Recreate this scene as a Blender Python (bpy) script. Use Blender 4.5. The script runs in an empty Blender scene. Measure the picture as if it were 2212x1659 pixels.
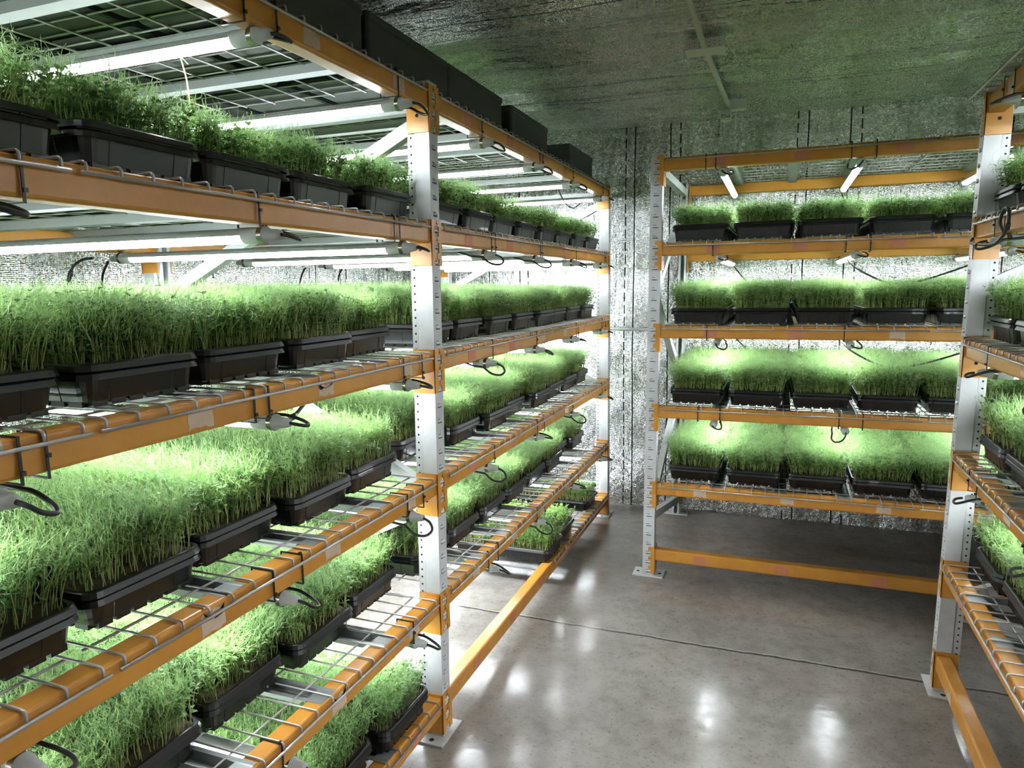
import bpy, math, random
import numpy as np
from mathutils import Vector, Matrix

sc = bpy.context.scene
C = sc.collection
PI = math.pi

# ------------------------------------------------------------------ camera
def cam_axes(yaw, pitch, roll):
    cy, sy, cp, sp = math.cos(yaw), math.sin(yaw), math.cos(pitch), math.sin(pitch)
    f = Vector((sy * cp, cy * cp, -sp)); r = Vector((cy, -sy, 0)); u = r.cross(f)
    c, s = math.cos(roll), math.sin(roll)
    return f, r * c + u * s, u * c - r * s
cam_d = bpy.data.cameras.new('camera'); cam = bpy.data.objects.new('camera', cam_d); C.objects.link(cam)
f_, r_, u_ = cam_axes(-0.3639, 0.1390, -0.0145)
M = Matrix((r_, u_, -f_)).transposed().to_4x4(); M.translation = (1.0170, -1.9640, 1.5234)
cam.matrix_world = M
cam_d.sensor_width = 36; cam_d.lens = 1513.7 / 2212 * 36; cam_d.clip_start = .02
sc.camera = cam

# ------------------------------------------------------------------ world, exposure, light amounts
w = bpy.data.worlds.new('world'); sc.world = w; w.use_nodes = True
w.node_tree.nodes['Background'].inputs[0].default_value = (.5, .55, .5, 1)
w.node_tree.nodes['Background'].inputs[1].default_value = 0.02
sc.view_settings.view_transform = 'Standard'; sc.view_settings.look = 'None'
sc.view_settings.exposure = 0.08; sc.view_settings.gamma = 1; sc.view_settings.use_curve_mapping = False
LAMP_W = 3.8          # watts of each LED tube
LAMP_SHOW = 50.0       # how bright the diffuser looks
LAMP_COL = (.93, .97, 1.0)
cy = sc.cycles
cy.max_bounces = 7; cy.diffuse_bounces = 4; cy.glossy_bounces = 4; cy.transmission_bounces = 3; cy.transparent_max_bounces = 4
cy.sample_clamp_indirect = 4.0; cy.caustics_reflective = False; cy.caustics_refractive = False; cy.blur_glossy = 0.5
cy.use_denoising = True; cy.use_adaptive_sampling = True; cy.adaptive_threshold = 0.045

# ------------------------------------------------------------------ rack geometry (metres)
PT = .0508
K = {1: 0, 2: 7, 3: 15, 4: 23, 5: 31, 6: 39}
CB = {l: .016 + PT * k for l, k in K.items()}          # bottom of the beam connectors
BB = {l: z + .069 for l, z in CB.items()}              # beam underside
BT = {l: z + .131 for l, z in CB.items()}              # beam top
DK = {l: z + .1382 for l, z in CB.items()}             # top of the wire decks
POST_W, POST_D = .058, .078
RACK = {
    'long': dict(o=(0, 0), rot=PI / 2, lean=(-.0052, .0235), D=1.21, posts=[-2.449, 0, 2.449]),
    'back': dict(o=(.448, 1.578), rot=0, lean=(.0089, 0), D=1.13, posts=[-.058, 2.391]),
    'short': dict(o=(1.604, .865), rot=-PI / 2, lean=(.0158, 0), D=1.13, posts=[-.058, 2.391]),
}
RNAME = {'long': 'long two-bay rack', 'back': 'rack along back foil wall', 'short': 'rack facing the long one'}
RSHORT = {'long': 'long rack', 'back': 'back-wall rack', 'short': 'facing rack'}
LV = {1: 'bottom', 2: 'second', 3: 'third', 4: 'fourth', 5: 'fifth', 6: 'top'}
ORD = ['first', 'second', 'third', 'fourth', 'fifth', 'sixth', 'seventh', 'eighth', 'ninth', 'tenth']
def rmat(rk, u=0, v=0, z=0, rz=0):
    r = RACK[rk]; c, s = math.cos(r['rot']), math.sin(r['rot'])
    x = r['o'][0] + u * c - v * s + r['lean'][0] * z
    y = r['o'][1] + u * s + v * c + r['lean'][1] * z
    return Matrix.Translation((x, y, z)) @ Matrix.Rotation(r['rot'] + rz, 4, 'Z')

# ------------------------------------------------------------------ materials
def mat(name, col=(.5, .5, .5), rough=.5, metal=0, coat=0, spec=.5):
    m = bpy.data.materials.new(name); m.use_nodes = True
    b = m.node_tree.nodes['Principled BSDF']
    b.inputs['Base Color'].default_value = (*col, 1); b.inputs['Roughness'].default_value = rough
    b.inputs['Metallic'].default_value = metal; b.inputs['Coat Weight'].default_value = coat
    b.inputs['Specular IOR Level'].default_value = spec
    return m
class NT:
    def __init__(s, m): s.t = m.node_tree; s.n = s.t.nodes; s.l = s.t.links; s.b = s.n.get('Principled BSDF')
    def new(s, typ, **kw):
        n = s.n.new(typ)
        for k, v in kw.items():
            if isinstance(v, tuple) and k == 'inp':
                for i, x in v: n.inputs[i].default_value = x
            else: setattr(n, k, v)
        return n
    def math(s, op, a, b=None, c=None):
        n = s.n.new('ShaderNodeMath'); n.operation = op
        for i, x in enumerate((a, b, c)):
            if x is None: continue
            if isinstance(x, (int, float)): n.inputs[i].default_value = x
            else: s.l.new(x, n.inputs[i])
        return n.outputs[0]
    def noise(s, scale, detail=2, rough=.5, vec=None, sx=(1, 1, 1)):
        n = s.n.new('ShaderNodeTexNoise'); n.inputs['Scale'].default_value = scale
        n.inputs['Detail'].default_value = detail; n.inputs['Roughness'].default_value = rough
        g = vec
        if g is None: g = s.n.new('ShaderNodeNewGeometry').outputs['Position']
        mp = s.n.new('ShaderNodeMapping'); mp.inputs['Scale'].default_value = sx
        s.l.new(g, mp.inputs[0]); s.l.new(mp.outputs[0], n.inputs['Vector'])
        return n.outputs['Fac']
    def ramp(s, fac, stops):
        n = s.n.new('ShaderNodeValToRGB'); e = n.color_ramp.elements
        while len(e) < len(stops): e.new(.5)
        for el, (p, c) in zip(e, stops): el.position = p; el.color = (*c, 1)
        s.l.new(fac, n.inputs[0]); return n.outputs[0]
    def bump(s, h, dist, strength=1, normal=None):
        n = s.n.new('ShaderNodeBump'); n.inputs['Distance'].default_value = dist; n.inputs['Strength'].default_value = strength
        s.l.new(h, n.inputs['Height'])
        if normal is not None: s.l.new(normal, n.inputs['Normal'])
        return n.outputs[0]
    def objpos(s):
        return s.n.new('ShaderNodeTexCoord').outputs['Object']

def foil(name, across, along, a0, tilt=.16, r0=.10, met=.88, big=.06, pillow=.50, cell=.0085):
    """woven reflective foil; printed guide lines run along `along` and repeat over `across`"""
    m = mat(name, (.8, .8, .78), .15, 1); T = NT(m)
    pos = T.n.new('ShaderNodeNewGeometry').outputs['Position']
    sp = T.n.new('ShaderNodeSeparateXYZ'); T.l.new(pos, sp.inputs[0])
    a, b = sp.outputs[across], sp.outputs[along]
    wob = T.noise(1.3, 2, .5, pos)
    wa = T.math('ADD', a, T.math('MULTIPLY', T.math('SUBTRACT', wob, .5), .10 if name.startswith('ceiling') else .02))
    t = T.math('MULTIPLY', T.math('FRACT', T.math('DIVIDE', T.math('SUBTRACT', wa, a0), 1.04)), 1.04)
    hw = .0042
    def line(c): return T.math('LESS_THAN', T.math('ABSOLUTE', T.math('SUBTRACT', t, c)), hw)
    dash = T.math('LESS_THAN', T.math('FRACT', T.math('DIVIDE', b, .083)), .7)
    solid = T.math('MAXIMUM', line(.09), line(.32))
    dashed = T.math('MULTIPLY', T.math('MAXIMUM', line(.03), line(.38)), dash)
    ink = T.math('MAXIMUM', solid, dashed)
    mx = T.n.new('ShaderNodeMix'); mx.data_type = 'RGBA'; T.l.new(ink, mx.inputs[0])
    pn = T.noise(2.2, 4, .6, pos)
    T.l.new(T.ramp(pn, [(.3, (.78, .79, .77)), (.7, (.93, .93, .91))]), mx.inputs[6]); mx.inputs[7].default_value = (.012, .012, .014, 1)
    T.l.new(mx.outputs[2], T.b.inputs['Base Color'])
    T.l.new(T.math('MULTIPLY', met, T.math('SUBTRACT', 1, T.math('MULTIPLY', ink, .95))), T.b.inputs['Metallic'])
    # woven cells (each facet of foil lies at its own slight angle) and wrinkles
    ia, ib = T.math('DIVIDE', a, cell), T.math('DIVIDE', b, cell * .8)
    cv = T.n.new('ShaderNodeCombineXYZ'); T.l.new(T.math('FLOOR', ia), cv.inputs[0]); T.l.new(T.math('FLOOR', ib), cv.inputs[1])
    wn = T.n.new('ShaderNodeTexWhiteNoise'); T.l.new(cv.outputs[0], wn.inputs['Vector'])
    s3 = [1, 1, 1]; s3[along] = .35
    n1 = T.noise(5, 5, .6, pos, s3); n2 = T.noise(30, 3, .6, pos, s3)
    nb = T.bump(n1, big, 1); nb = T.bump(n2, .008, 1, nb)
    vm = T.n.new('ShaderNodeVectorMath'); vm.operation = 'SUBTRACT'; T.l.new(wn.outputs['Color'], vm.inputs[0]); vm.inputs[1].default_value = (.5, .5, .5)
    vs_ = T.n.new('ShaderNodeVectorMath'); vs_.operation = 'SCALE'; T.l.new(vm.outputs[0], vs_.inputs[0]); vs_.inputs['Scale'].default_value = tilt
    pc = T.n.new('ShaderNodeCombineXYZ')
    for ax, src in ((across, ia), (along, ib)): T.l.new(T.math('MULTIPLY', T.math('SUBTRACT', T.math('FRACT', src), .5), pillow), pc.inputs[ax])
    v0_ = T.n.new('ShaderNodeVectorMath'); v0_.operation = 'ADD'; T.l.new(pc.outputs[0], v0_.inputs[0]); T.l.new(vs_.outputs[0], v0_.inputs[1])
    va = T.n.new('ShaderNodeVectorMath'); va.operation = 'ADD'; T.l.new(nb, va.inputs[0]); T.l.new(v0_.outputs[0], va.inputs[1])
    vn = T.n.new('ShaderNodeVectorMath'); vn.operation = 'NORMALIZE'; T.l.new(va.outputs[0], vn.inputs[0])
    T.l.new(vn.outputs[0], T.b.inputs['Normal'])
    thr = T.math('MAXIMUM', T.math('LESS_THAN', T.math('FRACT', ia), .14), T.math('LESS_THAN', T.math('FRACT', ib), .14))
    mt = T.n.new('ShaderNodeMix'); mt.data_type = 'RGBA'; mt.blend_type = 'MULTIPLY'; mt.inputs[0].default_value = 1
    T.l.new(mx.outputs[2], mt.inputs[6]); T.l.new(T.ramp(thr, [(0, (1, 1, 1)), (1, (.70, .70, .70))]), mt.inputs[7])
    T.l.new(mt.outputs[2], T.b.inputs['Base Color'])
    T.l.new(T.math('ADD', r0, T.math('MULTIPLY', wn.outputs['Value'], .26)), T.b.inputs['Roughness'])
    return m

def paint(name, col, col2, rough, bumpy=.0004):
    m = mat(name, col, rough, 0, 0); T = NT(m); p = T.objpos()
    n = T.noise(7, 5, .65, p)
    T.l.new(T.ramp(n, [(.35, col2), (.62, col)]), T.b.inputs['Base Color'])
    T.l.new(T.math('ADD', rough - .08, T.math('MULTIPLY', T.noise(20, 3, .6, p), .18)), T.b.inputs['Roughness'])
    T.l.new(T.bump(T.noise(90, 2, .5, p), bumpy, .5), T.b.inputs['Normal'])
    return m

m_orange = paint('orange_paint', (.68, .315, .048), (.59, .26, .040), .34)
m_post = paint('post_paint', (.66, .68, .68), (.56, .58, .575), .42)
m_brace = paint('brace_paint', (.62, .65, .63), (.52, .55, .53), .42)
m_dark = mat('slot_shadow_steel', (.015, .014, .013), .8)
m_wire = paint('galvanised_wire', (.56, .55, .53), (.42, .41, .39), .36)
m_wire.node_tree.nodes['Principled BSDF'].inputs['Metallic'].default_value = .55
m_galv = mat('galvanised_sheet', (.30, .32, .31), .42, .4)
m_black = mat('black_plastic', (.006, .006, .0065), .32, 0, .08, .42)
m_box = mat('black_tub_plastic', (.013, .016, .015), .55)
m_cord = mat('black_rubber', (.008, .008, .009), .45)
m_tie = mat('black_nylon', (.008, .008, .008), .4)
m_soil = mat('seed_mat', (.06, .045, .022), .9)
m_cap = mat('frosted_white_plastic', (.72, .74, .72), .45)
T = NT(m_cap); tr = T.n.new('ShaderNodeBsdfTranslucent'); tr.inputs[0].default_value = (.8, .82, .8, 1)
mx = T.n.new('ShaderNodeMixShader'); mx.inputs[0].default_value = .35; T.l.new(T.b.outputs[0], mx.inputs[1]); T.l.new(tr.outputs[0], mx.inputs[2]); T.l.new(mx.outputs[0], T.n['Material Output'].inputs[0])
m_house = mat('lamp_aluminium', (.62, .65, .62), .4, .3)
m_clip = mat('clip_steel', (.32, .31, .26), .25, .9)
m_beige = paint('torn_paper', (.74, .60, .45), (.62, .47, .33), .8)
m_red = paint('red_label', (.68, .21, .10), (.60, .26, .15), .7)
m_white = mat('white_label', (.72, .68, .58), .7)
m_ink = mat('label_ink', (.02, .02, .02), .7)
m_conduit = mat('white_conduit', (.80, .82, .76), .45)

m_tube = bpy.data.materials.new('tube_diffuser'); m_tube.use_nodes = True
T = NT(m_tube); T.n.remove(T.b); em = T.n.new('ShaderNodeEmission')
p = T.objpos(); sx = T.n.new('ShaderNodeSeparateXYZ'); T.l.new(p, sx.inputs[0])
rib = T.math('ADD', .5, T.math('MULTIPLY', T.math('SINE', T.math('MULTIPLY', sx.outputs[1], 2 * PI / .0062)), .5))
up = T.math('GREATER_THAN', sx.outputs[2], -.0085)
T.l.new(T.ramp(T.math('MULTIPLY', rib, up), [(0, (.88, .94, 1.0)), (1, (.016, .021, .034))]), em.inputs[0]); em.inputs[1].default_value = LAMP_SHOW
T.l.new(em.outputs[0], T.n['Material Output'].inputs[0])
m_tube.cycles.emission_sampling = 'FRONT'

def leafmat(name, col, col2, trans, rough=.45):
    m = bpy.data.materials.new(name); m.use_nodes = True; T = NT(m)
    T.b.inputs['Roughness'].default_value = rough; T.b.inputs['Specular IOR Level'].default_value = .35
    p = T.n.new('ShaderNodeNewGeometry').outputs['Position']
    c = T.ramp(T.noise(9, 2, .5, p), [(.38, col2), (.62, col)])
    T.l.new(c, T.b.inputs['Base Color'])
    tr = T.n.new('ShaderNodeBsdfTranslucent'); T.l.new(c, tr.inputs[0])
    mx = T.n.new('ShaderNodeMixShader'); mx.inputs[0].default_value = trans
    T.l.new(T.b.outputs[0], mx.inputs[1]); T.l.new(tr.outputs[0], mx.inputs[2]); T.l.new(mx.outputs[0], T.n['Material Output'].inputs[0])
    return m
m_stem = leafmat('shoot_stem', (.44, .50, .18), (.37, .45, .15), .3)
m_leaf = leafmat('shoot_leaf', (.16, .30, .075), (.12, .245, .075), .35)
m_tendril = leafmat('shoot_tendril', (.35, .54, .20), (.28, .45, .18), .35)
m_yleaf = leafmat('young_leaf', (.20, .37, .06), (.17, .31, .07), .4)

m_floor = mat('polished_concrete', (.3, .3, .3), .25, 0, 0, .42); T = NT(m_floor)
pos = T.n.new('ShaderNodeNewGeometry').outputs['Position']
n1 = T.noise(1.6, 6, .65, pos, (1, .7, 1)); n2 = T.noise(14, 5, .7, pos); n3 = T.noise(70, 3, .6, pos)
base = T.ramp(n1, [(.30, (.205, .190, .170)), (.52, (.300, .282, .255)), (.72, (.39, .37, .335))])
mx = T.n.new('ShaderNodeMix'); mx.data_type = 'RGBA'; mx.blend_type = 'MULTIPLY'; mx.inputs[0].default_value = 1
T.l.new(base, mx.inputs[6]); T.l.new(T.ramp(n2, [(.33, (.80, .78, .76)), (.55, (1, 1, 1))]), mx.inputs[7])
mx2 = T.n.new('ShaderNodeMix'); mx2.data_type = 'RGBA'; mx2.blend_type = 'MULTIPLY'; mx2.inputs[0].default_value = 1
T.l.new(mx.outputs[2], mx2.inputs[6]); T.l.new(T.ramp(n3, [(.30, (.6, .58, .55)), (.42, (1, 1, 1))]), mx2.inputs[7])
sp = T.n.new('ShaderNodeSeparateXYZ'); T.l.new(pos, sp.inputs[0])
jn = T.math('ADD', T.math('SUBTRACT', sp.outputs[1], .925), T.math('MULTIPLY', T.math('SUBTRACT', T.noise(6, 4, .7, pos), .5), .03))
joint = T.math('LESS_THAN', T.math('ABSOLUTE', jn), .0065)
edge = T.math('LESS_THAN', T.math('ABSOLUTE', T.math('SUBTRACT', jn, .011)), T.math('MULTIPLY', T.noise(20, 2, .5, pos), .009))
mx3 = T.n.new('ShaderNodeMix'); mx3.data_type = 'RGBA'; T.l.new(joint, mx3.inputs[0]); T.l.new(mx2.outputs[2], mx3.inputs[6]); mx3.inputs[7].default_value = (.07, .066, .062, 1)
mx4 = T.n.new('ShaderNodeMix'); mx4.data_type = 'RGBA'; T.l.new(edge, mx4.inputs[0]); T.l.new(mx3.outputs[2], mx4.inputs[6]); mx4.inputs[7].default_value = (.36, .34, .30, 1)
T.l.new(mx4.outputs[2], T.b.inputs['Base Color'])
T.l.new(T.math('ADD', .05, T.math('MULTIPLY', T.noise(2.3, 4, .6, pos), .30)), T.b.inputs['Roughness'])
nb = T.bump(T.noise(3.2, 3, .5, pos), .02, .25); nb = T.bump(n2, .0012, .5, nb)
T.l.new(nb, T.b.inputs['Normal'])

# ------------------------------------------------------------------ mesh helper
class MB:
    def __init__(s): s.v = []; s.f = []; s.m = []
    def add(s, vs, fs, mi=0):
        o = len(s.v); s.v += [tuple(p) for p in vs]; s.f += [tuple(i + o for i in f) for f in fs]; s.m += [mi] * len(fs); return s
    def box(s, x0, x1, y0, y1, z0, z1, mi=0):
        v = [(x, y, z) for z in (z0, z1) for y in (y0, y1) for x in (x0, x1)]
        return s.add(v, [(0, 2, 3, 1), (4, 5, 7, 6), (0, 1, 5, 4), (2, 6, 7, 3), (0, 4, 6, 2), (1, 3, 7, 5)], mi)
    def loft(s, rings, mi=0, closed=True, cap0=False, cap1=False):
        n = len(rings[0]); vs = [p for r in rings for p in r]; fs = []
        for i in range(len(rings) - 1):
            for j in range(n if closed else n - 1):
                a = i * n + j; b = i * n + (j + 1) % n
                fs.append((a, b, b + n, a + n))
        if cap0: fs.append(tuple(reversed(range(n))))
        if cap1: fs.append(tuple((len(rings) - 1) * n + j for j in range(n)))
        return s.add(vs, fs, mi)
    def tube(s, pts, r, n=6, mi=0, caps=True, ph=0):
        pts = [Vector(p) for p in pts]; rings = []
        up = None
        for i, p in enumerate(pts):
            d = (pts[min(i + 1, len(pts) - 1)] - pts[max(i - 1, 0)]).normalized()
            if up is None:
                up = Vector((0, 0, 1)) if abs(d.z) < .9 else Vector((1, 0, 0))
            a = d.cross(up)
            if a.length < 1e-5: a = d.cross(Vector((.3, 1, .2)))
            a.normalize(); b = a.cross(d).normalized(); up = b
            rr = r[i] if isinstance(r, (list, tuple)) else r
            rings.append([tuple(p + a * math.cos(ph + 2 * PI * k / n) * rr + b * math.sin(ph + 2 * PI * k / n) * rr) for k in range(n)])
        return s.loft(rings, mi, True, caps, caps)
    def disc(s, c, nrm, r, n=8, mi=0):
        c = Vector(c); nrm = Vector(nrm); a = nrm.orthogonal().normalized(); b = nrm.cross(a).normalized()
        return s.add([tuple(c + a * math.cos(2 * PI * k / n) * r + b * math.sin(2 * PI * k / n) * r) for k in range(n)], [tuple(range(n))], mi)
    def mesh(s, name, mats, smooth=False):
        me = bpy.data.meshes.new(name); me.from_pydata(s.v, [], s.f)
        for m in (mats if isinstance(mats, (list, tuple)) else [mats]): me.materials.append(m)
        me.polygons.foreach_set('material_index', s.m)
        if smooth: me.polygons.foreach_set('use_smooth', [True] * len(s.f))
        me.update(); return me
def ob(name, me, parent=None, mw=None, **props):
    o = bpy.data.objects.new(name, me); C.objects.link(o)
    if parent is not None: o.parent = parent
    if mw is not None: o.matrix_world = mw if parent is None else o.matrix_world
    for k, v in props.items(): o[k] = v
    return o
def thing(name, mw, label, cat, group=None):
    o = bpy.data.objects.new(name, None); o.empty_display_size = .05; C.objects.link(o); o.matrix_world = mw
    o['label'] = label; o['category'] = cat
    if group: o['group'] = group
    return o
def kids(root, parts):
    """parts: (name, mesh) or (name, mesh, local matrix, props)"""
    for p in parts:
        c = ob(p[0], p[1], root)
        if len(p) > 2 and p[2] is not None: c.matrix_local = p[2]
        if len(p) > 3:
            for k, v in p[3].items(): c[k] = v
def copy_tree(o):
    c = o.copy(); C.objects.link(c)
    for ch in o.children:
        d = ch.copy(); C.objects.link(d); d.parent = c
    return c

# ------------------------------------------------------------------ room shell
RX0, RX1, RY0, RY1, RH = -1.42, 3.12, -3.7, 2.79, 2.545
def struct(name, me):
    o = ob(name, me); o['kind'] = 'structure'; return o
def sheet(name, fn, nu, nv, m, flip=False):
    vs = [fn(i / nu, j / nv) for j in range(nv + 1) for i in range(nu + 1)]
    fs = []
    for j in range(nv):
        for i in range(nu):
            a = j * (nu + 1) + i; q = (a, a + 1, a + nu + 2, a + nu + 1); fs.append(q[::-1] if flip else q)
    b = MB(); b.add(vs, fs); return struct(name, b.mesh(name, m, True))
from mathutils import noise as mn
def nz(x, y, z): return mn.noise(Vector((x, y, z)))
sheet('floor', lambda a, b: (RX0 + (RX1 - RX0) * a, RY0 + (RY1 - RY0) * b, 0), 2, 2, m_floor)
m_fc = foil('ceiling_foil', 1, 0, -1.51, .09, .12, .70, .095, .30, .0055); m_fw = foil('wall_foil', 0, 2, .012); m_fl = foil('side_wall_foil', 1, 2, .2)
def ceil(a, b):
    x = RX0 + (RX1 - RX0) * a; y = RY0 + (RY1 - RY0) * b
    d = .045 * nz(x * .5, y * 2.3, 1) + .022 * nz(x * 1.1 + 3, y * 6, 2) + .008 * nz(x * 2, y * 14, 5)
    e = min(1, (RY1 - y) * 3, (x - RX0) * 3)
    return (x, y, RH - .012 + d * max(0, e) - .02 * math.sin(y * 2.9 + 1) * max(0, e) * .6)
sheet('ceiling', ceil, 110, 200, m_fc, True)
def backw(a, b):
    x = RX0 + (RX1 - RX0) * a; z = RH * b
    d = .030 * nz(x * 2.6, z * .6, 9) + .012 * nz(x * 7 + z * 3, z * 2, 4) + .006 * nz(x * 14, z * 5, 6)
    return (x, RY1 - .035 + d, z + (0 if b > 0 else 0))
sheet('wall_back', backw, 200, 90, m_fw)
def leftw(a, b):
    y = RY0 + (RY1 - RY0) * a; z = RH * b
    d = .025 * nz(y * 2.6, z * .6, 19) + .01 * nz(y * 7 + z * 3, z * 2, 14) + .005 * nz(y * 14, z * 5, 3)
    return (RX0 + .03 + d, y, z)
sheet('wall_left', leftw, 200, 60, m_fl)
b = MB(); b.add([(RX1, RY0, 0), (RX1, RY1, 0), (RX1, RY1, RH), (RX1, RY0, RH)], [(0, 1, 2, 3)]); struct('wall_right', b.mesh('wall_right', m_fl))
b = MB(); b.add([(RX0, RY0, 0), (RX1, RY0, 0), (RX1, RY0, RH), (RX0, RY0, RH)], [(0, 1, 2, 3)]); struct('wall_front', b.mesh('wall_front', m_fw))

# ------------------------------------------------------------------ upright frames
def post_mesh(mirror=False):
    H = CB[6] + .142 + .012; b = MB(); w, d = POST_W, POST_D
    prof = [(0, .0), (w, 0), (w, .05), (w - .005, .055), (w - .005, d), (w - .018, d), (w - .018, d - .0025), (w - .0075, d - .0025),
            (w - .0075, .0565), (w - .0025, .052), (w - .0025, .0025), (.0025, .0025), (.0025, .052), (.0075, .0565), (.0075, d - .0025), (.018, d - .0025), (.018, d), (.005, d), (.005, .055), (0, .05)]
    b.loft([[(x, y, z) for x, y in prof] for z in (.006, H)], 0, True, True, True)
    z = .016 + .010
    while z < H - .02:
        # hook tab pressed out of the front face with its slot
        x0, x1 = .016, .042
        b.add([(x0, -.0002, z + .004), (x1, -.0002, z + .004), (x1, -.0035, z - .004), (x0, -.0035, z - .004), (x0, -.0002, z - .0055), (x1, -.0002, z - .0055)],
              [(0, 1, 2, 3), (3, 2, 5, 4), (0, 3, 4), (1, 5, 2)], 0)
        b.box(x0, x1, -.0006, .001, z - .0085, z - .0055, 1)
        b.box(x0, x1 - .01, -.0006, .001, z + .004, z + .0058, 1)
        z += PT
    z = .03
    while z < H - .02:
        for x, s in ((.0049, -1), (w - .0049, 1)):
            b.disc((x + s * .0004, .0665, z), (s, 0, 0), .0036, 8, 1)
        z += PT / 2
    if mirror:
        D = mirror; b.v = [(x, D - y, zz) for x, y, zz in b.v]; b.f = [tuple(reversed(f)) for f in b.f]
    return b.mesh('post', [m_post, m_dark])
def foot_mesh(D=None):
    b = MB(); w = POST_W
    y0, y1 = (-.02, .085) if D is None else (D - .085, D + .02)
    b.box(-.05, w + .05, y0, y1, 0, .006)
    for x in (-.028, w + .028):
        yy = .03 if D is None else D - .03
        b.disc((x, yy, .0064), (0, 0, 1), .009, 10, 1)
    return b.mesh('foot_plate', [m_post, m_dark])
def brace_mesh(v0, z0, v1, z1, flip=False):
    b = MB(); a = Vector((0, v0, z0)); c = Vector((0, v1, z1)); d = (c - a).normalized(); n = Vector((1, 0, 0)).cross(d)
    x0, x1 = .012, .046; h = .021
    prof = [(x0, -h), (x1, -h), (x1, h), (x0, h), (x0, h - .012), (x0 + .002, h - .012), (x0 + .002, h - .002), (x1 - .002, h - .002), (x1 - .002, -h + .002), (x0 + .002, -h + .002), (x0 + .002, -h + .012), (x0, -h + .012)]
    if flip: prof = [(x0 + x1 - x, t) for x, t in reversed(prof)]
    rings = []
    for p in (a, c): rings.append([(x, p.y + n.y * t, p.z + n.z * t) for x, t in prof])
    b.loft(rings, 0, True, True, True)
    for p, s in ((a, 1), (c, -1)):
        q = p + d * s * .028
        for x, sg in ((x0 - .0006, -1), (x1 + .0006, 1)): b.disc((x, q.y, q.z), (sg, 0, 0), .008, 10, 1)
    return b.mesh('brace', [m_brace, m_clip])
FR = {}
def frame(rk, u, label):
    D = RACK[rk]['D']; key = rk
    if key not in FR:
        up = [(2.03, 1.50), (.86, 1.45), (.80, .27)] if rk == 'long' else [(1.50, 2.03), (1.45, .92), (.36, .86), (.31, .10)]
        br = [brace_mesh(.055, a, D - .055, c, rk == 'long') for a, c in up] + [brace_mesh(.055, 2.085, D - .055, 2.085, rk == 'long')]
        if rk == 'long': br.append(brace_mesh(.055, .20, D - .055, .20))
        FR[key] = (post_mesh(), post_mesh(D), foot_mesh(), foot_mesh(D), br)
    p1, p2, f1, f2, br = FR[key]
    r = RACK[rk]
    mw = rmat(rk, u, 0, 0)
    sh = Vector((r['lean'][0], r['lean'][1], 1)).normalized()
    q = Vector((0, 0, 1)).rotation_difference(sh).to_matrix().to_4x4()
    mw = Matrix.Translation(mw.translation) @ q @ Matrix.Rotation(r['rot'], 4, 'Z')
    t = thing('upright_frame', mw, label, 'rack frame', 'grey upright frames')
    kids(t, [('post', p1), ('post', p2), ('foot_plate', f1), ('foot_plate', f2)] + [('brace', x) for x in br])
FL = {('long', 0): 'white slotted upright frame behind camera side at near end of long two-bay rack',
      ('long', 1): 'white slotted upright frame standing between the two bays of the long rack',
      ('long', 2): 'white slotted upright frame at the far end of the long two-bay rack',
      ('back', 0): 'white upright frame at aisle end of the rack along the back foil wall',
      ('back', 1): 'white upright frame at hidden corner end of the rack along the back wall',
      ('short', 0): 'white upright frame at far end of the facing rack, before the back-wall rack',
      ('short', 1): 'white upright frame at near end of the rack facing the long one'}
for rk in RACK:
    for i, u in enumerate(RACK[rk]['posts']): frame(rk, u, FL[(rk, i)])

# ------------------------------------------------------------------ beams
BL = 2.391
def beam_mesh():
    b = MB(); w, h, r = .050, .062, .007; prof = []
    for cx, cz, a0 in ((w - r, h - r, 0), (r, h - r, 90), (r, r, 180), (w - r, r, 270)):
        for k in range(4):
            a = math.radians(a0 + 30 * k); prof.append((cx + r * math.cos(a), cz + r * math.sin(a)))
    b.loft([[(x, y + .003, z) for y, z in prof] for x in (.005, BL - .005)], 0)
    # seam lip along the lower inner side
    b.box(.006, BL - .006, .0525, .0545, .010, .030)
    return b.mesh('rack_beam', m_orange, False)
def conn_mesh(s):
    """s=0: at u=0 end (leg on the post at negative u), s=1: other end. origin z = beam underside"""
    b = MB(); z0, z1 = -.069, .073
    def X(x): return x if s == 0 else BL - x
    def bx(xa, xb, ya, yb, za, zb, mi=0):
        a, c = sorted((X(xa), X(xb))); b.box(a, c, ya, yb, za, zb, mi)
    bx(.0, .005, -.004, .074, z0, z1)                    # side leg
    bx(-.015, .005, -.0045, -.001, z0, z1)                # front leg
    for t in (z1 - .020, z1 - .071, z1 - .122): bx(-.0275, -.015, -.0045, -.001, t, t + .020)
    for t in (z1 - .012, z1 - .063): bx(-.0265, -.0225, -.0052, -.0044, t - .001, t + .002, 1)
    x = X(.0052) if s == 0 else X(.0052)
    b.disc((X(.0056), .038, -.018), (1 if s == 0 else -1, 0, 0), .006, 10, 1)
    return b.mesh('connector', [m_orange, m_dark])
bm_beam = beam_mesh(); bm_c = [conn_mesh(0), conn_mesh(1)]
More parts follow.
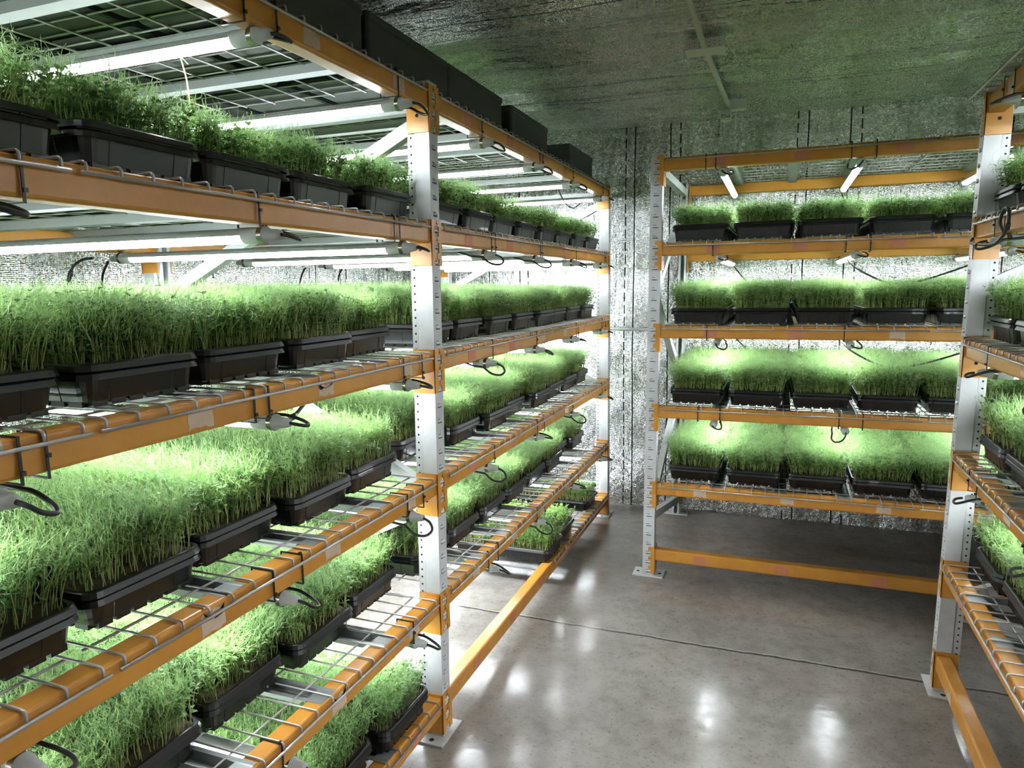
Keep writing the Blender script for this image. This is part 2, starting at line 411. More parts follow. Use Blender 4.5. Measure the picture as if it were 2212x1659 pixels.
def sticker_mesh(seed, wd, kind):
    rs = random.Random(seed); b = MB(); y = .0022; pts = []
    z0, z1 = .004 + rs.random() * .006, .050 + rs.random() * .006
    n = 9; rag = .010 if kind == 'b' else .0015
    for i in range(n + 1): pts.append((wd * i / n, z0 + rs.random() * rag * .6))
    for i in range(1, 5): pts.append((wd - rs.random() * rag * .3, z0 + (z1 - z0) * i / 5))
    for i in range(n + 1): pts.append((wd * (1 - i / n), z1 - rs.random() * rag * (2.2 if rs.random() < .3 else 1)))
    for i in range(1, 5): pts.append((rs.random() * rag * .3, z1 - (z1 - z0) * i / 5))
    N = len(pts)
    vs = [(x, y, z) for x, z in pts] + [(x, .0034, z) for x, z in pts]
    c = (wd / 2, y, (z0 + z1) / 2); vs.append(c)
    fs = [(j, (j + 1) % N, 2 * N) for j in range(N)] + [(j, j + N, (j + 1) % N + N, (j + 1) % N) for j in range(N)]
    b.add(vs, fs); return b.mesh('sticker', {'b': m_beige, 'r': m_red, 'w': m_white}[kind])
ST = {k: [sticker_mesh(i + 10 * ord(k), .064, k) for i in range(5)] for k in 'brw'}
def text_mesh(body, size):
    cu = bpy.data.curves.new('t', 'FONT'); cu.body = body; cu.size = size; cu.align_x = 'CENTER'; cu.extrude = .0002
    o = bpy.data.objects.new('t', cu); C.objects.link(o); dg = bpy.context.evaluated_depsgraph_get()
    me = bpy.data.meshes.new_from_object(o.evaluated_get(dg)); C.objects.unlink(o); bpy.data.objects.remove(o)
    me.materials.clear(); me.materials.append(m_ink); return me
rs = random.Random(4)
STK = {('long', 'near'): {6: 'bbb', 5: '', 4: 'bbb', 3: 'bbb', 2: 'bbb', 1: 'rrr'},
       ('long', 'far'): {6: 'rrrr', 5: 'rrbrr', 4: 'rrbbr', 3: 'rrrb', 2: 'bbbb', 1: 'rrrrr'},
       ('back', ''): {6: 'rrrr', 5: 'rrrr', 4: 'rrbr', 3: '', 2: 'bbbw', 1: 'rrrr'},
       ('short', ''): {6: 'b', 5: 'bb', 4: 'bbr', 3: 'rbr', 2: 'rrb', 1: 'b'}}
def beam(rk, lv, bay, u0, front, label):
    D = RACK[rk]['D']
    if front: mw = rmat(rk, u0, 0, BB[lv])
    else: mw = rmat(rk, u0 + BL, D, BB[lv] + (PT if (rk, lv) == ('back', 1) else 0), PI)
    t = thing('rack_beam', mw, label, 'rack beam', 'orange rack beams')
    kids(t, [('beam', bm_beam), ('connector', bm_c[0]), ('connector', bm_c[1])])
    if front:
        s = STK[(rk, bay)][lv]
        for i, k in enumerate(s):
            u = .21 + .4 * i + rs.uniform(-.02, .02) - (.0 if not (rk == 'long' and bay == 'near') else .0)
            if rk == 'long' and bay == 'near': u = BL + (-.17 - .4 * i) - .035
            if rk == 'short': u -= .0
            kids(t, [('sticker', ST[k][rs.randrange(5)], Matrix.Translation((u, 0, 0)), {'label': {'b': 'torn beige paper sticker', 'r': 'faded red sticker', 'w': 'white label with W6-2 and barcode'}[k]})])
            if k == 'w':
                me = text_mesh('W6-2', .016)
                kids(t, [('lettering', me, Matrix.Translation((u + .022, .0018, .036)) @ Matrix.Rotation(PI / 2, 4, 'X'))])
                b = MB(); x = .012
                for q in range(11):
                    ww = (.0008, .0014, .0006)[q % 3]; b.box(x, x + ww, .0016, .0021, .018, .028); x += ww + .0011
                kids(t, [('barcode', b.mesh('barcode', m_ink), Matrix.Translation((u, 0, 0)))])
BAYS = [('long', 'near', -2.391), ('long', 'far', .058), ('back', '', 0), ('short', '', 0)]
def bayname(rk, bay): return (bay + ' bay of ' if bay else '') + RNAME[rk]
def bays(rk, bay): return (bay + ' bay, ' if bay else '') + RSHORT[rk]
for rk, bay, u0 in BAYS:
    for lv in range(1, 7):
        if rk == 'back' and lv == 1:
            pass
        beam(rk, lv, bay, u0, True, f'orange front beam of the {LV[lv]} level, {bayname(rk, bay)}')
        beam(rk, lv, bay, u0, False, f'orange rear beam of the {LV[lv]} level, {bayname(rk, bay)}')

# ------------------------------------------------------------------ wire decks
DW = 1.17
def deck_meshes(D):
    b = MB(); r = .0027; n = 19; sp = .0635; x0 = (DW - sp * (n - 1)) / 2
    zt = -r; zd = -.022; zc = zt - .007
    for i in range(n):
        x = x0 + i * sp
        pts = [(x, -.006, zd - .003), (x, -.006, zc + .0), (x, -.0045, zt - .0025), (x, -.001, zt - .0004), (x, .005, zt)]
        pts += [(x, D - a[1], a[2]) for a in reversed(pts)]
        b.tube(pts, r, 6)
    rr = .0034
    for y, z in ((-.006 - .004, zd), (D + .006 + .004, zd)): b.tube([(x0 - .012, y, z), (DW - x0 + .012, y, z)], rr, 6)
    k = 10
    for i in range(k): 
        y = .085 + (D - .17) * i / (k - 1); b.tube([(x0 - .008, y, zt - .0046), (DW - x0 + .008, y, zt - .0046)], r, 6)
    grid = b.mesh('wire_grid', m_wire, True)
    c = MB(); w = .034
    # channel with flattened ends resting on the beams
    pr = [(-w, -.0075), (-w + .012, -.0078), (-w + .014, -.030), (w - .014, -.030), (w - .012, -.0078), (w, -.0075)]
    pe = [(-w, -.0066), (-w + .012, -.0058), (-w + .016, -.0067), (w - .016, -.0067), (w - .012, -.0058), (w, -.0066)]
    ys = [(.008, pe), (.055, pe), (.085, pr), (D - .085, pr), (D - .055, pe), (D - .008, pe)]
    c.loft([[(x, y, z) for x, z in p] for y, p in ys], 0, False)
    chan = c.mesh('support_channel', m_galv)
    return grid, chan
DM = {D: deck_meshes(D) for D in (1.21, 1.13)}
DECKX = []
for rk, bay, u0 in BAYS:
    for lv in range(1, 7):
        for h in (0, 1):
            if lv == 1 and (rk in ('back', 'short') or (bay == 'far' and h == 0)): continue
            u = u0 + .012 + h * (DW + .014)
            dv = -.045 if (rk == 'short' and lv == 6) else 0
            where = {('long', 'near'): ('farther from', 'nearer'), ('long', 'far'): ('nearer', 'farther from')}.get((rk, bay), ('nearer', 'farther from'))[h]
            pst = {'long': 'the middle upright', 'back': 'the aisle-end upright', 'short': 'the far-end upright'}[rk]
            t = thing('wire_deck', rmat(rk, u, dv, DK[lv]), f'grey wire deck {where} {pst}, {LV[lv]} level, {bays(rk, bay)}', 'wire deck', 'wire shelf decks')
            g, c = DM[RACK[rk]['D']]
            kids(t, [('wire_grid', g)] + [('support_channel', c, Matrix.Translation((x, 0, 0))) for x in (.29, .585, .88)])

# ------------------------------------------------------------------ LED tubes
def lamp_parts(L, v0):
    r = .0165
    h = MB(); n = 8
    def arc(a0, a1, rr, y, n=8): return [(rr * math.cos(math.radians(a0 + (a1 - a0) * i / n)), y, rr * math.sin(math.radians(a0 + (a1 - a0) * i / n))) for i in range(n + 1)]
    h.loft([arc(0, 180, r, y) for y in (v0 + .07, v0 + L - .07)], 0, False)
    house = h.mesh('housing', m_house, True)
    d = MB(); d.loft([arc(180, 360, r, y, 8) for y in (v0 + .095, v0 + L - .095)], 0, False)
    diff = d.mesh('diffuser', m_tube, True)
    e = MB(); prof = [(0, .009), (.012, .012), (.03, .0135), (.034, .0175), (.095, .0180), (.096, .0150)]
    e.loft([[(q * math.cos(2 * PI * k / 14), v0 + y, q * math.sin(2 * PI * k / 14)) for k in range(14)] for y, q in prof], 0, True, True, True)
    cap0 = e.mesh('end_cap', m_cap, True)
    e = MB(); e.loft([[(q * math.cos(2 * PI * k / 14), v0 + L - y, -q * math.sin(2 * PI * k / 14)) for k in range(14)] for y, q in prof], 0, True, True, True)
    cap1 = e.mesh('end_cap', m_cap, True)
    clips = []
    for y in (v0 + .045, v0 + L - .045):
        e = MB()
        for a0 in (0,):
            e.loft([[( (.0195) * math.cos(2 * PI * k / 14), yy, .0195 * math.sin(2 * PI * k / 14)) for k in range(14)] for yy in (y - .006, y + .006)], 0)
        e.box(-.006, .006, y - .006, y + .006, .018, .026)
        clips.append(e.mesh('clip', m_clip, True))
    return house, diff, cap0, cap1, clips
def smooth(P, k=5):
    P = [Vector(p) for p in P]; out = []
    for i in range(len(P) - 1):
        p0, p1, p2, p3 = P[max(i - 1, 0)], P[i], P[i + 1], P[min(i + 2, len(P) - 1)]
        for j in range(k):
            t = j / k; out.append(tuple(.5 * ((2 * p1) + (p2 - p0) * t + (2 * p0 - 5 * p1 + 4 * p2 - p3) * t * t + (3 * p1 - p0 - 3 * p2 + p3) * t ** 3)))
    out.append(tuple(P[-1])); return out
def cord_mesh(kind):
    b = MB()
    if kind == 0: P = [(0, .012, 0), (.004, -.006, -.003), (.018, -.016, -.008), (.035, -.014, -.010), (.042, .0, -.004), (.038, .03, .006), (.03, .07, .014)]
    elif kind == 1: P = [(0, .012, 0), (-.005, -.015, -.01), (-.02, -.03, -.028), (-.045, -.02, -.038), (-.06, .01, -.03), (-.055, .05, -.004), (-.05, .1, .010)]
    else: P = [(0, .012, 0), (.004, -.010, -.006), (.016, -.022, -.018), (.040, -.016, -.026), (.052, .012, -.018), (.046, .045, .0), (.03, .09, .012)]
    b.tube([(x, y - (.038 if y < .05 else .0), z) for x, y, z in smooth(P, 5)], .0040, 8); return b.mesh('cord', m_cord, True)
def tie_mesh(vc, knot):
    """nylon strap round the beam (beam underside is 18.5 mm above the tube axis)"""
    b = MB(); z0 = .0185; t = .0022; w = .0022
    y0, y1, za, zb = vc + .0, vc + .056, z0 - .004, z0 + .065
    ring_o = [(y0 - t, za - t), (y1 + t, za - t), (y1 + t, zb + t), (y0 - t, zb + t)]
    ring_i = [(y0, za), (y1, za), (y1, zb), (y0, zb)]
    vs = [(s, y, z) for s in (-w, w) for y, z in ring_o + ring_i]
    fs = []
    for i in range(4):
        j = (i + 1) % 4
        fs += [(i, j, j + 4, i + 4), (8 + i, 12 + i, 12 + j, 8 + j), (i, i + 8, j + 8, j), (i + 4, j + 4, j + 12, i + 12)]
    b.add(vs, fs)
    ky = {0: (y0 - .006, z0 + .012), 1: (y0 - .006, z0 + .03), 2: (y0 + .002, zb + .003)}[knot]
    b.box(-.0035, .0035, ky[0] - .001, ky[0] + .004, ky[1] - .003, ky[1] + .0035)
    return b.mesh('cable_tie', m_tie)
LP = {1.21: lamp_parts(1.21, -.030), 1.10: lamp_parts(1.10, -.018)}
CM = [cord_mesh(i) for i in range(3)]; TM = [tie_mesh(-.001, k) for k in range(3)]
la = bpy.data.lights.new('tube_light', 'AREA'); la.shape = 'RECTANGLE'; la.size = .012; la.size_y = .98; la.energy = LAMP_W; la.color = LAMP_COL
la2 = la.copy(); la2.size_y = .90; la2.energy = LAMP_W * .93
rs = random.Random(9)
def lamp(rk, lv, u, idx, bay, label, on=True):
    L = 1.21 if rk == 'long' else 1.10; v0 = -.030 if rk == 'long' else -.018
    z = BB[lv] - .0205
    t = thing('led_tube_lamp', rmat(rk, u, 0, z), label, 'tube lamp', 'LED tube lamps under the shelves')
    house, diff, c0, c1, clips = LP[L]
    kids(t, [('housing', house), ('diffuser', diff, None, {'label': 'glowing ribbed diffuser'}), ('end_cap', c0), ('end_cap', c1), ('clip', clips[0]), ('clip', clips[1]),
             ('cord', CM[rs.randrange(3)]), ('cable_tie', TM[rs.randrange(3)], Matrix.Translation((rs.choice((-.03, .03, -.045)), 0, 0)))])
    if rs.random() < .6: kids(t, [('cable_tie', TM[rs.randrange(3)], Matrix.Translation((rs.choice((.055, .07, -.075)), 0, 0)))])
    lo = bpy.data.objects.new('tube_light', la if rk == 'long' else la2); C.objects.link(lo); lo.parent = t
    lo.location = (0, v0 + L / 2, -.0185)
LAMPU = {('long', 'near'): [-1.95, -1.35, -.755, -.155], ('long', 'far'): [.46, 1.045, 1.65, 2.31], ('back', ''): [.277, .872, 1.47, 2.07], ('short', ''): [.277, .872, 1.47, 2.07]}
for rk, bay, u0 in BAYS:
    for lv in range(2 if rk == 'long' else 3, 7):
        us = LAMPU[(rk, bay)]
        for i, u in enumerate(us):
            o = i if not (rk == 'long' and bay == 'near') else len(us) - 1 - i
            pst = {'long': 'middle upright', 'back': 'aisle-end upright', 'short': 'far-end upright'}[rk]
            lamp(rk, lv, u, i, bay, f'glowing LED tube, {ORD[o]} from {pst}, under {LV[lv]} level, {bays(rk, bay)}')

# ------------------------------------------------------------------ trays
def rrect(hx, hy, r, z, n=5):
    out = []
    for sx, sy, a0 in ((1, 1, 0), (-1, 1, 90), (-1, -1, 180), (1, -1, 270)):
        for k in range(n):
            a = math.radians(a0 + 90 * k / (n - 1)); out.append((sx * (hx - r) + r * math.cos(a), sy * (hy - r) + r * math.sin(a), z))
    return out
TX, TY = .1325, .262
def tray_mesh(name, zo, feet, top=.062):
    b = MB()
    R = [rrect(TX - .017, TY - .017, .02, zo + .006), rrect(TX - .014, TY - .014, .02, zo + .010), rrect(TX - .006, TY - .006, .028, zo + top - .006),
         rrect(TX + .003, TY + .003, .031, zo + top - .013), rrect(TX + .0045, TY + .0045, .032, zo + top - .013), rrect(TX + .0012, TY + .0012, .031, zo + top - .0025), rrect(TX - .001, TY - .001, .030, zo + top), rrect(TX - .004, TY - .004, .028, zo + top + .0008), rrect(TX - .008, TY - .008, .026, zo + top - .0005), rrect(TX - .0095, TY - .0095, .025, zo + top - .004),
         rrect(TX - .017, TY - .017, .018, zo + .012)]
    b.loft(R, 0, True, True, True)
    # upright ribs on the outside
    za, zb = zo + .010, zo + top - .010; ra, rb = .0128, .0055
    for sx in (-1, 1):
        for y in (-.18, -.06, .06, .18):
            b.add([(sx * (TX - ra), y - .006, za), (sx * (TX - ra), y + .006, za), (sx * (TX - rb), y + .006, zb), (sx * (TX - rb), y - .006, zb), (sx * (TX - ra - .004), y - .008, za), (sx * (TX - ra - .004), y + .008, za), (sx * (TX - rb - .004), y + .008, zb), (sx * (TX - rb - .004), y - .008, zb)],
                  [(0, 1, 2, 3), (0, 3, 7, 4), (1, 5, 6, 2), (0, 4, 5, 1)])
    for sy in (-1, 1):
        for x in (-.07, .07):
            b.add([(x - .006, sy * (TY - ra), za), (x + .006, sy * (TY - ra), za), (x + .006, sy * (TY - rb), zb), (x - .006, sy * (TY - rb), zb), (x - .008, sy * (TY - ra - .004), za), (x + .008, sy * (TY - ra - .004), za), (x + .008, sy * (TY - rb - .004), zb), (x - .008, sy * (TY - rb - .004), zb)],
                  [(0, 1, 2, 3), (0, 3, 7, 4), (1, 5, 6, 2), (0, 4, 5, 1)])
    if feet:
        for sx in (-1, 1):
            y = -TY + .045
            while y < TY - .04: b.box(*sorted((sx * (TX - .032), sx * (TX - .0145))), y - .0165, y + .0165, zo, zo + .012); y += .0425
        for sy in (-1, 1):
            x = -TX + .04
            while x < TX - .03: b.box(x - .0145, x + .0145, *sorted((sy * (TY - .032), sy * (TY - .0145))), zo, zo + .012); x += .0375
    return b.mesh(name, m_black, False)
tm_low = tray_mesh('base_tray', 0, True); tm_ins = tray_mesh('insert_tray', .0155, False)
# lumpy seed mat
b = MB(); nu, nv = 14, 26; vs = []
rs0 = random.Random(2)
for j in range(nv + 1):
    for i in range(nu + 1): vs.append(((i / nu - .5) * 2 * (TX - .013), (j / nv - .5) * 2 * (TY - .013), .060 + rs0.random() * .004))
b.add(vs, [(j * (nu + 1) + i, j * (nu + 1) + i + 1, (j + 1) * (nu + 1) + i + 1, (j + 1) * (nu + 1) + i) for j in range(nv) for i in range(nu)])
tm_soil = b.mesh('seed_mat', m_soil)

def shoots_mesh(seed, n, h, leafy, tend, leafmat_i, spill=.02, tl=.045, gaps=False):
    """pea shoots: stems, paired leaflets and curling tendrils; base at z=0"""
    R = random.Random(seed); V = []; F = []; MI = []
    G = R.gauss; U = R.uniform
    def quad(a, b_, c, d, m):
        o = len(V); V.extend((a, b_, c, d)); F.append((o, o + 1, o + 2, o + 3)); MI.append(m)
    def ribbon(pts, w0, w1, m, side):
        o = len(V); k = len(pts)
        for i, p in enumerate(pts):
            w = (w0 + (w1 - w0) * i / (k - 1)) * .5
            V.append((p[0] - side[0] * w, p[1] - side[1] * w, p[2] - side[2] * w)); V.append((p[0] + side[0] * w, p[1] + side[1] * w, p[2] + side[2] * w))
        for i in range(k - 1): F.append((o + 2 * i, o + 2 * i + 1, o + 2 * i + 3, o + 2 * i + 2)); MI.append(m)
    def tube3(pts, r0, r1, m):
        o = len(V); k = len(pts)
        for i, p in enumerate(pts):
            r = r0 + (r1 - r0) * i / (k - 1)
            for a in (0, 2.094, 4.189): V.append((p[0] + r * math.cos(a), p[1] + r * math.sin(a), p[2]))
        for i in range(k - 1):
            for j in range(3): F.append((o + 3 * i + j, o + 3 * i + (j + 1) % 3, o + 3 * i + 3 + (j + 1) % 3, o + 3 * i + 3 + j)); MI.append(m)
    def leaf(p, az, el, L, W):
        ca, sa, ce, se = math.cos(az), math.sin(az), math.cos(el), math.sin(el)
        d = (ca * ce, sa * ce, se); s = (-sa, ca, 0); nx = (-ca * se, -sa * se, ce)
        o = len(V)
        for t, ww, zz in ((0, .12, 0), (.3, .48, .06), (.7, .46, .05), (1, .08, -.10)):
            for q in (-1, 0, 1):
                up = zz * L + (abs(q) * .16 * W)
                V.append(tuple(p[i] + d[i] * L * t + s[i] * W * ww * q + nx[i] * up for i in range(3)))
        for i in range(3):
            for j in range(2): F.append((o + 3 * i + j, o + 3 * i + j + 1, o + 3 * i + j + 4, o + 3 * i + j + 3)); MI.append(leafmat_i)
    for s in range(n):
        x = U(-1, 1) * (TX - .0125); y = U(-1, 1) * (TY - .0125)
        if gaps and mn.noise(Vector((x * 9, y * 9, seed))) < -.25: continue
        ed = max(abs(x) / TX, abs(y) / TY)
        hh = h * U(.78, 1.04) * (1 - .10 * max(0, ed - .8) / .2)
        if R.random() < .02: hh *= 1.22
        ox = x / TX * spill * max(0, ed - .4) / .6 + G(0, .008); oy = y / TY * spill * max(0, ed - .4) / .6 + G(0, .008)
        wx, wy = G(0, .005), G(0, .005)
        pts = []
        for i in range(5):
            t = i / 4; pts.append((x + ox * t * t + wx * math.sin(t * 4), y + oy * t * t + wy * math.sin(t * 4 + 1), hh * t))
        tube3(pts, .0013, .0008, 0)
        nodes = (.27, .43, .58, .72, .86, .97)
        az = U(0, 6.28)
        for ni, t in enumerate(nodes):
            i = min(3, int(t * 4)); q = t * 4 - i; p = tuple(pts[i][k] * (1 - q) + pts[i + 1][k] * q for k in range(3))
            az += 3.14 + G(0, .4)
            if R.random() < leafy[ni]:
                L = U(.011, .019) * (.68 if leafmat_i == 3 else .9)
                for sg in (-1, 1):
                    if R.random() < .85: leaf(p, az + sg * U(.5, 1.2), U(-.2, .7), L, L * U(.6, .8))
            if R.random() < tend[ni]:
                dd = (math.cos(az) * .6, math.sin(az) * .6, U(.4, 1.0)); l0 = U(.012, .03)
                q0 = tuple(p[k] + dd[k] * l0 for k in range(3))
                sd = (-math.sin(az), math.cos(az), 0)
                ribbon([p, q0], .0013, .0010, 2, sd)
                if R.random() < .5 * leafy[ni] * 2: leaf(q0, az + U(-1, 1), U(-.1, .7), U(.008, .014), .008)
                for k in range(R.choice((2, 3, 3, 4))):
                    a2 = az + G(0, .9); el = U(-.1, 1.25); ll = tl * U(.5, 1.15); c = G(0, 1.5); ce2 = G(-.4, .9)
                    P = [q0]; cur = q0
                    for j in range(5):
                        st = ll / 5
                        cur = (cur[0] + math.cos(a2) * math.cos(el) * st, cur[1] + math.sin(a2) * math.cos(el) * st, cur[2] + math.sin(el) * st)
                        P.append(cur); a2 += c * .35; el += ce2 * .3; c *= 1.25; ce2 *= 1.2
                    rn = U(0, 3.14); ribbon(P, .0014, .0008, 2, (math.cos(rn), math.sin(rn), .3))
    me = bpy.data.meshes.new('pea_shoots'); me.from_pydata(V, [], F)
    for m in (m_stem, m_leaf, m_tendril, m_yleaf): me.materials.append(m)
    me.polygons.foreach_set('material_index', MI); me.polygons.foreach_set('use_smooth', [True] * len(F)); me.update()
    return me
SH = {'tall': [shoots_mesh(11 + i, 800, .118, (.25, .5, .55, .45, .35, .3), (.1, .35, .75, .95, 1, 1), 1) for i in range(4)]}
SH['short'] = [shoots_mesh(31 + i, 560, .075, (.2, .5, .6, .55, .45, .35), (.0, .3, .6, .8, .95, 1), 1, .015, .042) for i in range(3)]
SH['young'] = [shoots_mesh(51 + i, 620, .062, (.0, .2, .7, .95, 1, 1), (.0, .0, .0, .1, .2, .3), 3, .008, .022) for i in range(2)]

rs = random.Random(21)
def tray(rk, bay, lv, u, v, label, kind='tall', hs=1.0, single=False, rz=None, name='seedling_tray'):
    """u = low edge of the tray along the rack, v = its front edge"""
    z = DK[lv] + .0005
    t = thing('seedling_tray', rmat(rk, u + TX + .004, v + TY + .004, z, rs.uniform(-.012, .012) if rz is None else rz), label, 'seedling tray', f'trays of pea shoots on the {LV[lv]} level of the {RSHORT[rk]}')
    top = .016 if not single else 0
    kids(t, [('base_tray', tm_low)])
    if not single: kids(t, [('insert_tray', tm_ins)])
    kids(t, [('seed_mat', tm_soil, Matrix.Translation((0, 0, top - .006)))])
    me = SH[kind][rs.randrange(len(SH[kind]))]
    fl = rs.randrange(4)
    mt = Matrix.Translation((0, 0, top + .053)) @ Matrix.Rotation(PI * (fl % 2), 4, 'Z') @ Matrix.Diagonal((1, 1, hs, 1))
    kids(t, [('pea_shoots', me, mt, {'kind': 'stuff'})])
    return t
STY = {6: 0, 5: ('short', 1.05), 4: ('tall', .93), 3: ('tall', .98), 2: ('tall', .95), 1: ('young', 1.15)}
DESC = {'tall': 'tall feathery pea shoots', 'short': 'short pea shoots', 'young': 'young leafy pea shoots'}
ROWN = ['front row', 'rear row']
def put(rk, bay, lv, us, vf, rows=(0, 1), pst='', single=False, kind=None, jit=.01):
    st, hs = STY[lv]
    if kind: st = kind
    for row in rows:
        for i, u in enumerate(us):
            v = (vf if not isinstance(vf, (list, tuple)) else vf[i]) + row * .535 + (rs.uniform(-jit, jit) if row == 0 else 0)
            v = min(v, RACK[rk]['D'] - 2 * TY + .028)
            tray(rk, bay, lv, u, v, f'{st} pea shoot tray, {ORD[i]} from {pst}, {ROWN[row]}, {LV[lv]} level, {bays(rk, bay)}', st, hs * rs.uniform(.92, 1.06), single)
mid = 'middle upright'
W = .273
def near(edges): return [e for e in edges]
put('long', 'near', 5, [-.285, -.575, -.86, -1.145, -1.43, -1.72], .055, pst=mid, jit=.012)
put('long', 'near', 4, [-.283, -.575, -.865, -1.155, -1.445, -1.735], [.14, .085, .09, .075, .08, .08], pst=mid, jit=.004)
put('long', 'near', 3, [-.29, -.582, -.872, -1.16, -1.45, -1.74], [.13, .10, .125, .09, .08, .08], pst=mid, jit=.004)
put('long', 'near', 2, [-.262, -.56, -.855, -1.15, -1.445, -1.74], [.16, .13, .15, .13, .12, .12], pst=mid, jit=.004)
put('long', 'near', 1, [-.345, -.64, -.93, -1.22, -1.51], [.0, .03, .03, .03, .03], pst=mid, jit=.004, kind='short')
far = [.085, .375, .665, .955, 1.245, 1.535, 1.825, 2.115]
put('long', 'far', 5, far, .05, pst=mid)
put('long', 'far', 4, far, [.09, .10, .085, .08, .07, .09, .085, .08], pst=mid)
put('long', 'far', 3, far, [.18, .11, .10, .12, .09, .11, .10, .12], pst=mid)
put('long', 'far', 2, far, [.13, .12, .13, .11, .12, .11, .16, .13], pst=mid)
put('long', 'far', 1, [1.19, 1.48, 2.03], [.01, .03, .02], rows=(0,), pst=mid, single=True)
bk = [.046 + .29 * i for i in range(8)]
for lv, vf in ((5, .015), (4, .03), (3, .062), (2, .072)):
    put('back', '', lv, bk, vf, pst='aisle end', jit=.006)
for lv, vf in ((5, .03), (4, .05), (3, .06), (2, .085)):
    put('short', '', lv, [.018, .31, .60, .89], vf, pst='far end', jit=.006)

# the lone long shoot that reaches up to the top lamp
b = MB()
P = smooth([(0, 0, 0), (.004, 0, .08), (.001, 0, .16), (-.006, 0, .20), (-.016, 0, .235)], 4)
b.tube(P, [.0024 - .0011 * i / (len(P) - 1) for i in range(len(P))], 6)
for a, z, l in ((0, .13, .05), (2, .13, .02), (.4, .235, .018), (2.2, .235, .02), (4, .235, .018)):
    x0 = .002 if z < .2 else -.016
    b.tube(smooth([(x0, 0, z), (x0 + l * .5 * math.cos(a), l * .5 * math.sin(a), z - .010 + .01 * (a > 1)), (x0 + l * math.cos(a), l * math.sin(a), z - .02 + .03 * (a > 1))], 4), .0009, 5)
me_long = b.mesh('long_shoot', m_stem, True)
for o in list(C.objects):
    if o.get('label', '').startswith('short pea shoot tray, third from middle upright, front row, fifth level, near bay'):
        c = ob('long_shoot', me_long, o); c['label'] = 'single long pale shoot reaching up to the lamp'
        c.matrix_local = Matrix.Translation((.0, -.10, .09)) @ Matrix.Rotation(-PI / 2, 4, 'Z') @ Matrix.Scale(.95, 4)

# ------------------------------------------------------------------ black tubs on top of the long rack
def tub_mesh():
    b = MB(); hx, hy, h = .262, .14, .172
    R = [rrect(hx - .006, hy - .006, .012, 0), rrect(hx - .001, hy - .001, .014, .004), rrect(hx, hy, .014, h - .022), rrect(hx + .003, hy + .003, .014, h - .020), rrect(hx + .003, hy + .003, .014, h),
         rrect(hx - .004, hy - .004, .012, h), rrect(hx - .008, hy - .008, .012, .01)]
    b.loft(R, 0, True, True, True)
    return b.mesh('tub_body', m_box)
me_tub = tub_mesh()
b = MB()
for s in (-1, 1):
    b.disc((s * .2625, .0, .085), (s, 0, 0), .017, 16, 0)
    for k in range(22):
        a = k * 2.4; r = .0032 * math.sqrt(k); b.disc((s * .2632, r * math.cos(a), .085 + r * math.sin(a)), (s, 0, 0), .0022, 6, 1)
me_vent = b.mesh('drain_hole', [m_dark, m_galv])
TUB = [(-1.80, .10), (-1.26, .10), (-.72, .10), (-.172, .10), (.352, .10), (.985, .10), (1.90, .10)]
for row in range(3):
    for i, (u, v) in enumerate(TUB):
        if row and i > 4: continue
        t = thing('storage_tub', rmat('long', u + .265 + (.02 * row if i else 0), v + .14 + .31 * row, DK[6] + .0005, 0), f'black plastic tub, {("front", "middle", "rear")[row]} line on top of long rack, {ORD[i]} counting away from camera', 'storage tub', 'black tubs on the top of the long rack')
        kids(t, [('tub_body', me_tub), ('drain_hole', me_vent, None, {'label': 'round drain mesh'})])

# ------------------------------------------------------------------ hanging cords
def cord(pts, label, r=.0045):
    P = smooth(pts, 6); o0 = Vector(P[0]); b = MB(); b.tube([tuple(Vector(p) - o0) for p in P], r, 8)
    k = len(P) // 2; 
    a, c = Vector(P[k]) - o0, Vector(P[min(k + 3, len(P) - 1)]) - o0
    b.tube([tuple(a), tuple(a * .7 + c * .3), tuple(c)], [r * 1.2, r * 1.9, r * 1.2], 8)
    o = ob('power_cord', b.mesh('power_cord', m_cord, True), None, Matrix.Translation(o0)); o['label'] = label; o['category'] = 'power cord'; o['group'] = 'black cords between the lamps'
for lv, dz, nm in ((5, 0, 'fifth'), (4, 0, 'fourth')):
    z = BB[lv] - .03
    cord([(1.318, 1.86, z), (1.37, 1.87, z - .05), (1.50, 1.88, z - .115), (1.62, 1.88, z - .115), (1.76, 1.87, z - .07), (1.92, 1.86, z - .005)], f'black cord sagging between tubes under the {nm} level, back-wall rack')
    cord([(.745, 2.56, z), (.79, 2.6, z - .06), (.84, 2.66, z - .13), (.86, 2.7, z - .28)], f'black cord hanging behind the first tube under the {nm} level, back-wall rack')
z = BB[6] - .02
cord([(1.33, 2.66, z), (1.36, 2.68, z - .06), (1.43, 2.69, z - .10), (1.50, 2.69, z - .11)], 'short black cord below the second top tube of the back-wall rack')
cord([(-.10, 1.69, z - .01), (-.11, 1.85, z - .07), (-.11, 2.02, z - .085), (-.10, 2.2, z - .03)], 'thin black cord sagging under the top level near the far upright, long rack', .003)
z = BB[5] - .02
cord([(-1.23, -.16, z), (-1.27, -.17, z - .005), (-1.30, -.19, z - .04), (-1.32, -.20, z - .14), (-1.33, -.20, z - .34)], 'black cord dropping behind pea shoots from first fifth-level tube, near bay')
cord([(-1.23, -.10, z - .01), (-1.30, -.07, z - .06), (-1.33, -.06, z - .16), (-1.33, -.09, z - .34)], 'second black cord dropping beside the rear post, near bay, fourth level')
cord([(-1.24, 1.04, z - .01), (-1.28, 1.05, z - .06), (-1.31, 1.04, z - .2), (-1.32, 1.04, z - .34)], 'black cord hanging against foil behind the far bay, fourth level')
cord([(-1.24, 1.36, z - .01), (-1.28, 1.38, z - .06), (-1.31, 1.42, z - .2), (-1.32, 1.44, z - .34)], 'slanting black cord hanging against foil behind the far bay, fourth level')
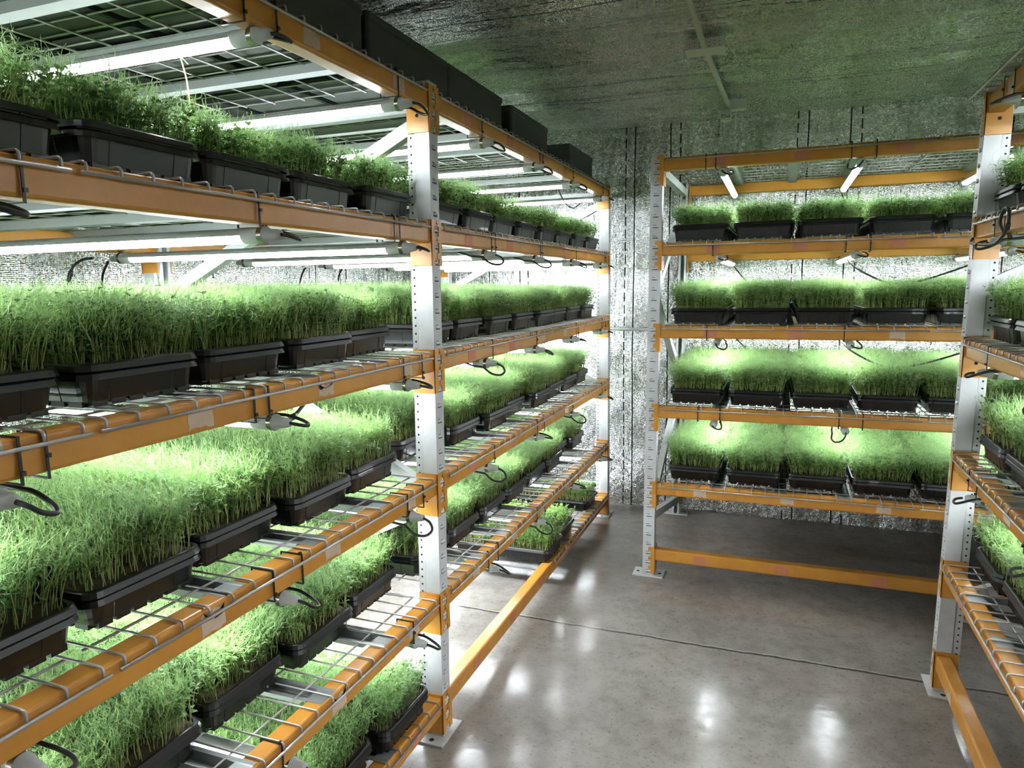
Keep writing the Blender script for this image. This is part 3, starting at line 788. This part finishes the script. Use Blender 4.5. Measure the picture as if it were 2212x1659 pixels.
z = BB[4] - .02
cord([(-.03, -.72, z - .005), (-.04, -.66, z - .012), (-.06, -.60, z - .008), (-.08, -.54, z + .006)], 'short black cord curving under the fourth-level beam, near bay of long rack')
z = BB[5] - .0195
cord([(1.598, .74, 1.655), (1.585, .70, 1.640), (1.58, .62, 1.632), (1.58, .50, 1.624), (1.585, .41, 1.625), (1.59, .34, 1.655), (1.588, .32, 1.69), (1.59, .345, 1.715), (1.59, .385, 1.712), (1.588, .40, 1.68), (1.592, .37, 1.65)], 'looped black cord with plug connector at fifth-level beam of the facing rack', .0045)

# ------------------------------------------------------------------ ceiling conduit, boxes, detector
b = MB(); b.tube([(.686, -1.2, 2.487), (.690, 1.17, 2.487)], .0125, 10)
o = ob('ceiling_conduit', b.mesh('ceiling_conduit', m_conduit, True)); o['label'] = 'white conduit running along the foil ceiling toward the camera from the perforated box'; o['category'] = 'conduit'; o['group'] = 'ceiling conduits'
b = MB(); b.tube([(.693, 1.275, 2.487), (.718, 2.235, 2.487)], .0125, 10)
o = ob('ceiling_conduit', b.mesh('ceiling_conduit', m_conduit, True)); o['label'] = 'white conduit on the foil ceiling between the perforated box and the detector box'; o['category'] = 'conduit'; o['group'] = 'ceiling conduits'
t = thing('junction_box', Matrix.Translation((.690, 1.222, 2.46)) @ Matrix.Rotation(.03, 4, 'Z'), 'white perforated junction box joining the two conduits on the foil ceiling', 'junction box')
b = MB(); b.box(-.078, .078, -.052, .052, .02, .06); me = b.mesh('box_body', m_conduit)
b = MB()
for i in range(7):
    for j in range(2): b.disc((-.06 + .02 * i, -.0525, .028 + .014 * j + (.004 if i % 2 else 0)), (0, -1, 0), .0022, 6)
kids(t, [('box_body', me), ('vent_holes', b.mesh('vent_holes', m_dark))])
t = thing('junction_box', Matrix.Translation((.735, 2.25, 2.465)), 'white ceiling box beside the back wall with a small hanging detector', 'junction box')
b = MB(); b.box(-.075, .075, -.03, .03, 0, .055); me = b.mesh('box_body', m_conduit)
b = MB(); b.box(-.055, -.002, -.045, .01, -.055, -.002); me2 = b.mesh('detector', m_conduit)
b = MB(); rr = random.Random(3)
for i in range(9):
    for j in range(3):
        if rr.random() < .6: b.box(-.050 + .005 * i, -.046 + .005 * i, -.0458, -.0450, -.043 + .006 * j, -.039 + .006 * j)
me3 = b.mesh('printed_label', m_ink)
b = MB(); b.tube([(.02, 0, 0), (.021, 0, -.10)], .003, 6); b.tube([(-.058, 0, 0), (-.06, 0, -.12)], .003, 6)
kids(t, [('box_body', me), ('detector', me2), ('printed_label', me3), ('wire_leg', b.mesh('wire_leg', m_conduit))])
b = MB(); b.tube([(-.10, 2.68, 1.228), (.42, 2.68, 1.222)], .011, 10)
o = ob('wall_rail', b.mesh('wall_rail', m_brace, True)); o['label'] = 'slim grey rail bridging the gap between the racks against the back foil'; o['category'] = 'rail'
